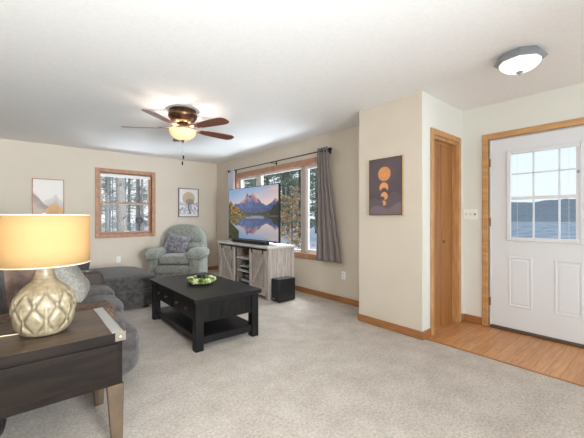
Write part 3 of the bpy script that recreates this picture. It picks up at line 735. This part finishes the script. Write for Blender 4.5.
def pillow(name, label, loc, rot, w, h, d, m, seed=0, wr=.012, extra=None):
    t = thing(name, label, 'pillow', loc); t.rotation_euler = rot
    obj('cover', pillow_bm(w, h, d, 22, wr, seed), m, t)
    bm = bmesh.new(); n = 12
    pts = []
    for e in range(4):
        for i in range(n):
            q = 2 * i / n - 1; a, b = [(q, -1), (1, q), (-q, 1), (-1, -q)][e]
            pts.append((a * (1 - .07 * (1 - b * b)) * w / 2, 0, b * (1 - .07 * (1 - a * a)) * h / 2 + h / 2 * .93))
    tube(bm, pts + [pts[0]], .004, 6, cap=False); obj('piping', bm, m, t)
    return t
M_velvet = mat('crushed_grey_velvet', (78, 74, 80), .7, rgb2=(134, 129, 136), scale=26, bump=.8, bscale=30, sheen=.3, detail=5)
ch = Matrix.Rotation(R(-38), 4, 'Z')
pv = Vector((2.27, 5.98, 0)) + ch @ Vector((-.10, -.02, .535))
pillow('throw_pillow', 'crumpled grey velvet throw pillow on the recliner', pv, (R(-20), R(13), R(-30)), .42, .37, .15, M_velvet, 3, .03)

# ================================================================== SECTIONAL SOFA
t = thing('sectional_sofa', 'charcoal chenille sectional sofa with cup holder console and chaise', 'sofa', (0, 3.9, 0))
SY = 3.9
def soft(name, x0, x1, y0, y1, z0, z1, e1=.3, e2=.25, fn=None, nu=48, nv=26, rot=None):
    bm = bmesh.new(); blob(bm, ((x0 + x1) / 2, (y0 + y1) / 2 - SY, (z0 + z1) / 2), ((x1 - x0) / 2, (y1 - y0) / 2, (z1 - z0) / 2), e1, e2, nu, nv, fn, rot)
    return obj(name, bm, M_sofa, t)
def dome(k=.12):
    def f(p):
        q = p.copy()
        if q.z > 0: q.z += k * (1 - q.x ** 2) * (1 - q.y ** 2)
        return q
    return f
def armsh(p):
    q = p.copy()
    if q.z > 0: q.z -= .30 * max(0, (q.x - .35) / .65) ** 2
    return q
soft('base', -.42, .57, 2.52, 5.5, .04, .33, .12, .1)
soft('chaise_base', .30, 1.39, 4.47, 5.50, .03, .27, .16, .14)
soft('armrest', -.42, .665, 2.45, 2.84, .05, .54, .42, .35, armsh)
soft('footrest', .50, .635, 2.86, 3.50, .07, .33, .35, .2)
soft('seat_cushion', -.12, .635, 2.82, 3.21, .28, .54, .32, .3, dome(.1))
soft('seat_cushion', -.12, .645, 3.20, 3.53, .28, .57, .32, .3, dome(.1))
co_ = soft('console', -.15, .61, 3.53, 3.82, .20, .678, .2, .22)
co_.data.materials[0] = mat('dark_brown_upholstery', (58, 48, 40), .7, bump=.3, bscale=150)
for k in (0, 1):
    xx = .36 + .12 * k
    bm = bmesh.new(); lathe(bm, [(.040, 0), (.046, .0), (.046, .007), (.040, .007), (.036, .003), (.001, .0025)], 24, xx, 3.665 - SY)
    bmesh.ops.translate(bm, verts=bm.verts[:], vec=(0, 0, .6765)); o = obj('cup_holder', bm, mat('cup_holder_metal', (120, 112, 106), .3, .8), co_)
soft('seat_cushion', -.12, .62, 3.81, 4.46, .28, .50, .42, .3, dome(.1))
soft('chaise_cushion', -.12, 1.42, 4.46, 5.53, .225, .455, .45, .22, dome(.28), 64, 26)
for (a, b) in ((2.84, 3.50), (3.53, 4.45), (4.47, 5.5)): soft('back_cushion', -.40, -.08, a, b, .42, .93, .45, .35, dome(.05), rot=Matrix.Rotation(R(-8), 3, 'Y'))
soft('back_frame', -.55, -.38, 2.5, 5.5, .04, .84, .2, .15)
for x, y in ((.50, 2.62), (1.28, 4.58), (1.28, 5.4), (-.45, 2.62), (-.45, 5.4)):
    obj('foot', B((x - .03, x + .03, y - SY - .03, y - SY + .03, 0, .06)), M_dark, t, bevel=.004)
# pillows
M_brownp = mat('rosy_brown_velvet', (98, 78, 68), .8, rgb2=(158, 132, 118), scale=8, bump=.6, bscale=60, sheen=.4)
M_tanp = mat('tan_striped_weave', (160, 134, 100), .9, rgb2=(176, 150, 112), scale=14, stretch=(1, 1, 8), bump=.5, bscale=80)
M_beigep = mat('beige_knit', (128, 108, 78), .95, rgb2=(160, 140, 108), scale=60, bump=1, bscale=70)
M_pale = mat('pale_grey_weave', (122, 118, 110), .95, rgb2=(152, 148, 139), scale=60, bump=.8, bscale=110)
pillow('throw_pillow', 'rosy brown velvet pillow left of the lamp base', (-.04, 2.98, .525), (R(-24), R(6), R(30)), .46, .44, .17, M_brownp, 1, .02)
pillow('throw_pillow', 'tan striped pillow partly hidden behind the lamp neck', (.07, 3.27, .535), (R(-22), R(-8), R(-6)), .44, .42, .13, M_tanp, 2)
p = pillow('throw_pillow', 'beige and pale grey knit pillow with a fringed seam right of the lamp base', (.35, 3.03, .535), (R(-33), 0, R(77)), .44, .38, .25, M_beigep, 4)
cv = p.children[0]; cv.data.materials.append(M_pale)
for q in cv.data.polygons: q.material_index = 1 if q.center.y < 0 else 0
bm = bmesh.new()
for k in range(30):
    z = .03 + k * .0115
    tube(bm, [(-.205, 0, z), (-.222, .012, z - .004), (-.232, .02, z - .014)], .0036, 5)
obj('fringe', bm, mat('cream_fringe', (196, 184, 160), .9), p)
pillow('throw_pillow', 'dark charcoal pillow behind the cup holder console', (.32, 4.02, .505), (R(-12), R(0), R(-10)), .46, .225, .16, mat('dark_charcoal_fabric', (58, 56, 60), .95, bump=.4, bscale=150), 6)
# throw blanket over the arm
bm = bmesh.new(); nu, nv = 40, 16; g = []
prof = [(2.86, .525), (2.80, .545), (2.74, .558), (2.64, .564), (2.55, .558), (2.48, .545), (2.443, .51), (2.434, .48), (2.432, .42)]
for i in range(nu + 1):
    x = -.30 + .78 * i / nu; row = []
    for j in range(nv + 1):
        q = j / nv * (len(prof) - 1); k = min(int(q), len(prof) - 2); f = q - k
        y = prof[k][0] * (1 - f) + prof[k + 1][0] * f; z = prof[k][1] * (1 - f) + prof[k + 1][1] * f
        n = .012 * nz(x * 9, y * 9 + z * 9, 2) + .016
        dz = -.12 * max(0, (x - .33)) ** 1.5
        row.append(bm.verts.new((x - .1, y - 2.64 - (.4 * n if j > 10 else 0), z - .60 + n + dz)))
    g.append(row)
for i in range(nu):
    for j in range(nv): bm.faces.new((g[i][j], g[i + 1][j], g[i + 1][j + 1], g[i][j + 1]))
t = thing('throw_blanket', 'fuzzy brown throw blanket draped over the sofa arm behind the end table', 'blanket', (.1, 2.64, .60))
M_throw = mat('brown_faux_fur', (72, 55, 43), .95, rgb2=(112, 90, 74), scale=30, bump=1, bscale=90)
obj('cloth', bm, M_throw, t, solid=.02)
bm = bmesh.new()
for k in range(30):
    y = .20 - k * .011; tube(bm, [(.375, y, -.035), (.395, y + rnd.uniform(-.004, .004), -.045), (.405, y + rnd.uniform(-.006, .006), -.065)], [.003, .0025, .002], 5)
obj('fringe', bm, M_throw, t)

# ================================================================== END TABLE + LAMP
ex0, ex1, ey0, ey1, eh = -.27, .41, 1.83, 2.40, .61
ex, ey = (ex0 + ex1) / 2, (ey0 + ey1) / 2
t = thing('end_table', 'smoked oak end table with steel straps beside the sofa arm', 'end table', (ex, ey, 0))
hx, hy = (ex1 - ex0) / 2, (ey1 - ey0) / 2
obj('tabletop', B((-hx, hx, -hy, hy, eh - .042, eh)), M_etab, t, bevel=.003)
obj('edge_shade_band', B((-hx + .001, hx - .001, -hy - .0008, -hy + .004, eh - .041, eh - .002)), M_etabd, t, bevel=.001)  # added dark band paints shade on the tabletop's front edge
obj('apron', B((-hx + .012, hx - .012, -hy + .014, -hy + .03, .338, eh - .043), (-hx + .012, hx - .012, hy - .03, hy - .014, .338, eh - .043), (-hx + .012, -hx + .03, -hy + .03, hy - .03, .338, eh - .043), (hx - .03, hx - .012, -hy + .03, hy - .03, .338, eh - .043)), M_etabd, t, bevel=.002)
d = obj('drawer_front', B((-hx + .03, hx - .03, -hy + .003, -hy + .0135, .375, eh - .056)), M_etabd, t, bevel=.003)
for a in (-1, 1):
    st = obj('steel_strap', B((a * (hx - .036) - .026, a * (hx - .036) + .026, -hy + .002, hy - .002, eh + .0003, eh + .003)), M_strap, t, bevel=.001)
    for b in (-1, 1):
        br = obj('corner_bracket', B((a * (hx - .022) - .026, a * (hx - .022) + .0235, b * (hy + .0012) - .0012, b * (hy + .0012) + .0012, eh - .044, eh + .003), (a * (hx + .0012) - .0012, a * (hx + .0012) + .0012, b * hy * .90 - .028, b * hy * .90 + .028, eh - .044, eh + .003)), M_legm if False else mat('bracket_steel', (112, 100, 88), .5, .3), t, bevel=.0008)
        obj('rivet', BL((a * (hx - .024), b * (hy + .003), eh - .022), (.006, .003, .006), 1, 1, 12, 8), M_strap, br)
        # tapered flat metal leg
        x1_, y_ = a * (hx - .004), b * (hy - .012)
        bm = bmesh.new(); w0, w1, th = .078, .048, .042
        top = [(x1_, y_), (x1_ - a * w0, y_), (x1_ - a * w0, y_ - b * th), (x1_, y_ - b * th)]
        bot = [(x1_ - a * .006, y_), (x1_ - a * (.006 + w1), y_), (x1_ - a * (.006 + w1), y_ - b * th * .8), (x1_ - a * .006, y_ - b * th * .8)]
        vt = [bm.verts.new((x, y, .338)) for x, y in top]; vb = [bm.verts.new((x, y, 0)) for x, y in bot]
        bm.faces.new(vt); bm.faces.new(vb[::-1])
        for i in range(4): bm.faces.new((vt[i], vb[i], vb[(i + 1) % 4], vt[(i + 1) % 4]))
        obj('leg', bm, M_legm, t, bevel=.003)
# black basket below
t = thing('floor_basket', 'black ribbed round basket on the carpet under the end table', 'basket', (-.21, 2.30, 0))
bm = bmesh.new(); lathe(bm, [(.001, .0), (.06, .0), (.10, .02), (.135, .07), (.145, .13), (.13, .19), (.10, .225), (.095, .22), (.12, .18), (.13, .13), (.12, .08), (.08, .03), (.001, .02)], 72, fn=lambda r, z, a: r * (1 + .02 * math.cos(a * 24)))
obj('body', bm, mat('black_gloss_weave', (20, 20, 22), .3), t)

# lamp
t = thing('table_lamp', 'lit table lamp with drum shade and carved leaf pottery base', 'lamp', (.088, 2.085, eh + .0005))
LZ = 1.0
def carve(r, z, a):
    # overlapping pointed leaves pressed into the clay
    h = (z - .01) / .245
    if h < 0 or h > 1.0: return r
    rows, n = 1.7, 8
    u = a / (2 * math.pi) * n; v = h * rows
    best = 0
    for off in (0, .5):
        vv = v + off * 1; k = math.floor(vv); fu = (u + (.5 if off else 0)) % 1 - .5; fv = vv - k
        d = 1 - (abs(fu) * 2 + abs(fv - .5) * 2)
        best = max(best, d)
    edge = min(best * 4, 1); rib = .25 * math.exp(-((((u * 2) % 1) - .5) * 0) ** 2)
    m = math.sin(min(max(h, 0), 1) * math.pi) ** .5 if h < 1 else 0
    f1 = ((u + v) % 1 - .5); f2 = ((u - v) % 1 - .5)
    g = math.exp(-(f1 / .12) ** 2) + math.exp(-(f2 / .12) ** 2)
    rb = math.exp(-(((u % 1) - .5 if (int(math.floor(v)) % 2) else ((u + .5) % 1) - .5) / .05) ** 2)
    fade = max(0, min(1, (1 - h) * 4)) * min(1, h * 8)
    return r * (1 - .065 * min(g, 1) * fade + .022 * rb * fade)
base_prof = [(.001, .002), (.080, .002), (.090, .004), (.102, .014), (.116, .034), (.126, .060), (.132, .09), (.1345, .122), (.134, .15), (.129, .178), (.117, .205), (.099, .228), (.077, .247), (.059, .262), (.048, .278), (.0425, .296), (.041, .318), (.041, .338), (.043, .350), (.045, .356), (.042, .360), (.001, .360)]
# refine profile
pp = []
for (r0, z0), (r1, z1) in zip(base_prof, base_prof[1:]):
    for k in range(6): pp.append((r0 + (r1 - r0) * k / 6, z0 + (z1 - z0) * k / 6))
pp.append(base_prof[-1])
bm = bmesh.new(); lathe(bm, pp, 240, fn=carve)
def pottery():
    m = bpy.data.materials.new('glazed_leaf_pottery'); m.use_nodes = True; tr = m.node_tree; b = tr.nodes['Principled BSDF']
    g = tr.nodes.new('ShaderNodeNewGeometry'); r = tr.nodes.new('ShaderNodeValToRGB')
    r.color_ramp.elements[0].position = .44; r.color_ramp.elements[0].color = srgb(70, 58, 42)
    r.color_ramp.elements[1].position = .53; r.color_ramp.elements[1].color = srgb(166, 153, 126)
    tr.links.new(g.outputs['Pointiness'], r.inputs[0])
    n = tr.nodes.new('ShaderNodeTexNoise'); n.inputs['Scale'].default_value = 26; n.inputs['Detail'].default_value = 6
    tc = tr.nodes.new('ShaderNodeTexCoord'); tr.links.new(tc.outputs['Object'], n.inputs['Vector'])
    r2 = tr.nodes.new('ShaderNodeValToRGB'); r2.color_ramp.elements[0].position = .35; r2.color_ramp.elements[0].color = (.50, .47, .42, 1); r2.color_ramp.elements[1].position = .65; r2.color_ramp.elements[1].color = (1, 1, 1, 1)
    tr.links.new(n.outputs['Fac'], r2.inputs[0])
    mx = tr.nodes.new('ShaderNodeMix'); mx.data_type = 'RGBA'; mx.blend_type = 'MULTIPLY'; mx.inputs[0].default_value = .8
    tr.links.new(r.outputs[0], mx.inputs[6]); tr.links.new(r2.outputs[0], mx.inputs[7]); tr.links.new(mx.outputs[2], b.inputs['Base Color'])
    b.inputs['Roughness'].default_value = .42
    return m
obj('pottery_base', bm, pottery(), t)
M_shade = translucent('linen_shade', (204, 180, 132), .5, (236, 204, 158), bump=1)
sr, s0, s1 = .197, .353, .602
bm = bmesh.new(); lathe(bm, [(sr, s0), (sr, s0 + .08), (sr, s0 + .16), (sr, s1)], 64)
sh = obj('lamp_shade', bm, M_shade, t, solid=.0015)
for zz in (s0, s1):
  bm = bmesh.new(); tube(bm, [(sr * math.cos(q), sr * math.sin(q), zz) for q in [k * math.pi / 24 for k in range(49)]], .003, 6, cap=False)
  obj('shade_trim', bm, mat('linen_trim', (222, 208, 180), .8), sh)
bm = bmesh.new()
for k in range(3): tube(bm, [(.01 * math.cos(k * 2.094), .01 * math.sin(k * 2.094), s1 - .03), (sr * math.cos(k * 2.094), sr * math.sin(k * 2.094), s1 - .004)], .0018, 6)
tube(bm, [(0, 0, .36), (0, 0, s1 - .02)], .006, 8)
obj('harp', bm, M_brass, t)
bm = BL((0, 0, .455), (.03, .03, .042), 1, 1, 20, 14); obj('bulb', bm, mat('warm_bulb', (255, 214, 150), .4, emit=4), t)
plight('lamp_bulb', (.05, 0, .48), .38, (1, .70, .36), .04, t)
plight('lamp_bulb', (-.05, 0, .48), .38, (1, .70, .36), .04, t)
obj('cord', T([(-.075, .02, .006), (-.14, .04, .0035), (-.24, .05, .0035), (-.355, .03, .0035), (-.36, .03, -.05), (-.36, .04, -.3)], .003, 6), mat('ivory_cord', (214, 196, 160), .5), t)

# ================================================================== OUTSIDE
def hgt(x, y): return -.55 + .25 * fb(x * .08, y * .08, 1)
bm = bmesh.new(); g = []
def grid(xs, ys, fz, keep=None):
    bm = bmesh.new(); g = [[bm.verts.new((x, y, fz(x, y))) for y in ys] for x in xs]
    for i in range(len(xs) - 1):
        for j in range(len(ys) - 1):
            if keep and not keep(xs[i], ys[j]): continue
            bm.faces.new((g[i][j], g[i + 1][j], g[i + 1][j + 1], g[i][j + 1]))
    return bm
struct('ground', grid([-40 + 3 * i for i in range(51)], [7.3 + 2.5 * i for i in range(36)], hgt, lambda x, y: x < 12 or y > .62 * x), M_snow, label='snowy ground outside the windows')
struct('ground_front', grid([4.3 + 4.05 * i for i in range(42)], [-60 + 4.2 * i for i in range(40)], lambda x, y: -.6 + .15 * fb(x * .05, y * .05, 2), lambda x, y: y < 3 or y < .62 * x + 3), mat('frosty_meadow', (140, 152, 164), .9, rgb2=(184, 186, 192), scale=.5, detail=8, stretch=(.4, 2, 1)), label='frosty brushy ground beyond the front door')
def hill(x, y):
    k = min(1, (x - 168) / 60); return -1 + 11.5 * k + 2.2 * k * fb(x * .03, y * .02, 4) + .8 * fb(x * .2, y * .2, 9)
struct('hills', grid([168 + 3 * i for i in range(26)], [-160 + 3 * i for i in range(110)], hill), mat('wooded_hillside', (112, 132, 142), .95, rgb2=(146, 142, 142), scale=.8, stretch=(1, 1, 2), detail=10, lo=.4, hi=.6), label='wooded hills on the horizon beyond the front door')

# trees
BARK = mat('grey_pine_bark', (124, 120, 114), .9, rgb2=(162, 156, 150), scale=9, stretch=(3, 3, .6), bump=.8, detail=6)
BARKD = mat('dark_bark', (88, 84, 80), .9, rgb2=(116, 110, 104), scale=9, stretch=(3, 3, .6), bump=.8)
NEEDLE = mat('pine_needles', (112, 128, 106), .9, rgb2=(156, 166, 144), scale=4)
NEEDLE2 = mat('frosted_needles', (158, 166, 146), .9, rgb2=(200, 202, 188), scale=5)
RUST = mat('dry_oak_leaves', (176, 140, 98), .9, rgb2=(212, 184, 148), scale=6)
def leafcards(bm, c, r, n, s, rn, flat=.7):
    for k in range(n):
        d = Vector((rn.gauss(0, 1), rn.gauss(0, 1), rn.gauss(0, 1) * flat)); d *= r * .5
        p = Vector(c) + d; a = Vector((rn.gauss(0, 1), rn.gauss(0, 1), rn.gauss(0, .6))).normalized(); b = a.cross(Vector((rn.gauss(0, 1), rn.gauss(0, 1), rn.gauss(0, 1)))).normalized()
        q = s * rn.uniform(.6, 1.3)
        bm.faces.new([bm.verts.new(p - a * q), bm.verts.new(p + b * q * .45), bm.verts.new(p + a * q), bm.verts.new(p - b * q * .45)])
def make_tree(name, h, r, nb, crown0, leaf, barkm, seed, lean=.0, nl=26, ls=.13, lmat=None, blen=1.3):
    rn = random.Random(seed); t = bpy.data.objects.new(name, None); C.objects.link(t)
    bm = bmesh.new(); N = 9; pts = []; 
    for i in range(N): q = i / (N - 1); pts.append((lean * q * h + .05 * r * 6 * nz(q * 3, seed, 1), .4 * lean * q * h + .3 * r * nz(q * 3, seed, 5), -.25 + q * (h + .25)))
    tube(bm, pts, [r * (1.25 if i == 0 else 1 - .75 * i / N) for i in range(N)], 12); obj('trunk', bm, barkm, t)
    bb = bmesh.new(); lf = bmesh.new()
    for k in range(nb):
        q = crown0 + (1 - crown0) * (k + rn.random()) / nb; i = min(int(q * (N - 1)), N - 2); f = q * (N - 1) - i
        p = Vector(pts[i]).lerp(Vector(pts[i + 1]), f); a = rn.uniform(0, 6.28); L_ = blen * (1.15 - q * .8) * rn.uniform(.6, 1.15)
        d = Vector((math.cos(a), math.sin(a), rn.uniform(-.12, .35))); m_ = p + d * L_ * .5 + Vector((0, 0, -.04)); e = p + d * L_
        tube(bb, [p, m_, e], [r * .16 + .006, r * .10 + .004, .004], 5)
        for u in range(2):
            a2 = a + rn.uniform(-.9, .9); s_ = m_.lerp(e, rn.random() * .6); tube(bb, [s_, s_ + Vector((math.cos(a2), math.sin(a2), rn.uniform(-.1, .3))) * L_ * .4], [.008, .003], 4)
        if leaf:
            for u in (.35, .6, .85, 1.0): leafcards(lf, p.lerp(e, u), L_ * .38, nl, ls, rn, .45)
    obj('branches', bb, barkm, t)
    if leaf: obj('foliage', lf, lmat, t, smooth=False)
    return t
def dup(root, loc, rz, sc, label, group):
    r = root.copy(); C.objects.link(r); r.location = loc; r.rotation_euler = (0, 0, rz); r.scale = (sc, sc, sc)
    tag(r, label, 'tree', group)
    for ch_ in list(root.children):
        c = ch_.copy(); C.objects.link(c); c.parent = r
    return r
P_thin = make_tree('bare_tree', 9, .05, 16, .22, False, BARK, 11, .01, blen=1.1)
P_pine = make_tree('pine_tree', 11, .15, 34, .10, True, BARK, 12, 0, 16, .10, NEEDLE2, 1.9)
P_green = make_tree('pine_tree', 10, .14, 34, .08, True, BARKD, 13, 0, 22, .12, NEEDLE, 2.0)
P_big = make_tree('bare_tree', 13, .30, 14, .25, False, BARK, 14, 0, blen=1.4)
P_rust = make_tree('oak_sapling', 2.9, .04, 34, .12, True, BARKD, 15, .02, 22, .055, RUST, .85)
P_lean = make_tree('bare_tree', 9, .15, 18, .18, True, BARKD, 16, .22, 8, .10, NEEDLE, 1.8)
def first(p, loc, rz, sc, label, group=None): p.location = loc; p.rotation_euler = (0, 0, rz); p.scale = (sc,) * 3; tag(p, label, 'tree', group)
def gz(x, y): return hgt(x, y)
def onray(u, y=None, x=None):
    d = (.6441 + (u - 292) / 320 * .7649, .7649 - (u - 292) / 320 * .6441)
    k = y / d[1] if y else x / d[0]; return (d[0] * k, d[1] * k)
GT = 'thin bare trunks in the woods beyond the far window'
lab = 'slender bare grey tree in the snowy woods beyond the far window'
spots = [(2.0, 11.2), (2.62, 12.6), (3.25, 12.1), (3.05, 16.5), (3.9, 17.5), (4.4, 16.2), (3.3, 20.5), (5.3, 21), (4.6, 24), (6.4, 25), (3.6, 14.3), (2.75, 15.5), (4.9, 19), (2.95, 10.9)]
for i, (x, y) in enumerate(spots):
    z = gz(x, y); sc = .55 + .45 * ((i * 37) % 10) / 10
    if i == 0: first(P_thin, (x, y, z), 0, sc, lab, GT)
    else: dup(P_thin, (x, y, z), i * 1.7, sc, lab, GT)
first(P_big, (2.165, 10.2, gz(2.165, 10.2)), .4, .55, 'thickest pale trunk seen through the far window')
GP = 'frosted pines in the woods beyond the far window'
for i, (x, y) in enumerate([(3.0, 22), (4.8, 27), (7.2, 28), (6.0, 33), (8.4, 36), (10.5, 35), (5.0, 36), (3.0, 30)]):
    if i == 0: first(P_pine, (x, y, gz(x, y)), 0, 1, 'frosted grey pine deep in the woods beyond the far window', GP)
    else: dup(P_pine, (x, y, gz(x, y)), i * 1.1, 1 + .1 * (i % 3), 'frosted grey pine deep in the woods beyond the far window', GP)
GG = 'green pines beyond the television window'
for i, (x, y) in enumerate([(14, 19.5), (17, 19.2), (18.5, 23.2), (13, 22), (23, 28), (20, 30), (25, 25.5), (28, 34), (17, 15.8), (26, 22), (31, 29)]):
    if i == 0: first(P_green, (x, y, gz(x, y)), 0, 1.05, 'green pine standing in snow beyond the television window', GG)
    else: dup(P_green, (x, y, gz(x, y)), i * 1.3, 1 + .12 * (i % 3), 'green pine standing in snow beyond the television window', GG)
x, y = 8.2, 9.75; first(P_rust, (x, y, gz(x, y)), 0, 1.0, 'russet-leaved oak sapling right of the television')
x, y = 9.6, 10.6; first(P_lean, (x, y, gz(x, y)), R(-150), .8, 'dark leaning tree behind the russet sapling')
t = thing('bird_feeder', 'dark round bird feeder on a thin pole outside the far window', 'bird feeder', (2.28, 8.75, hgt(2.28, 8.75)))
zb = 1.13 - t.location.z
obj('seed_globe', BL((0, 0, zb), (.095, .095, .085), .8, 1, 20, 12), mat('feeder_dark', (52, 52, 58), .6), t)
obj('pole', T([(0, 0, -.02), (0, 0, zb - .07)], .010, 8), M_blk, t)
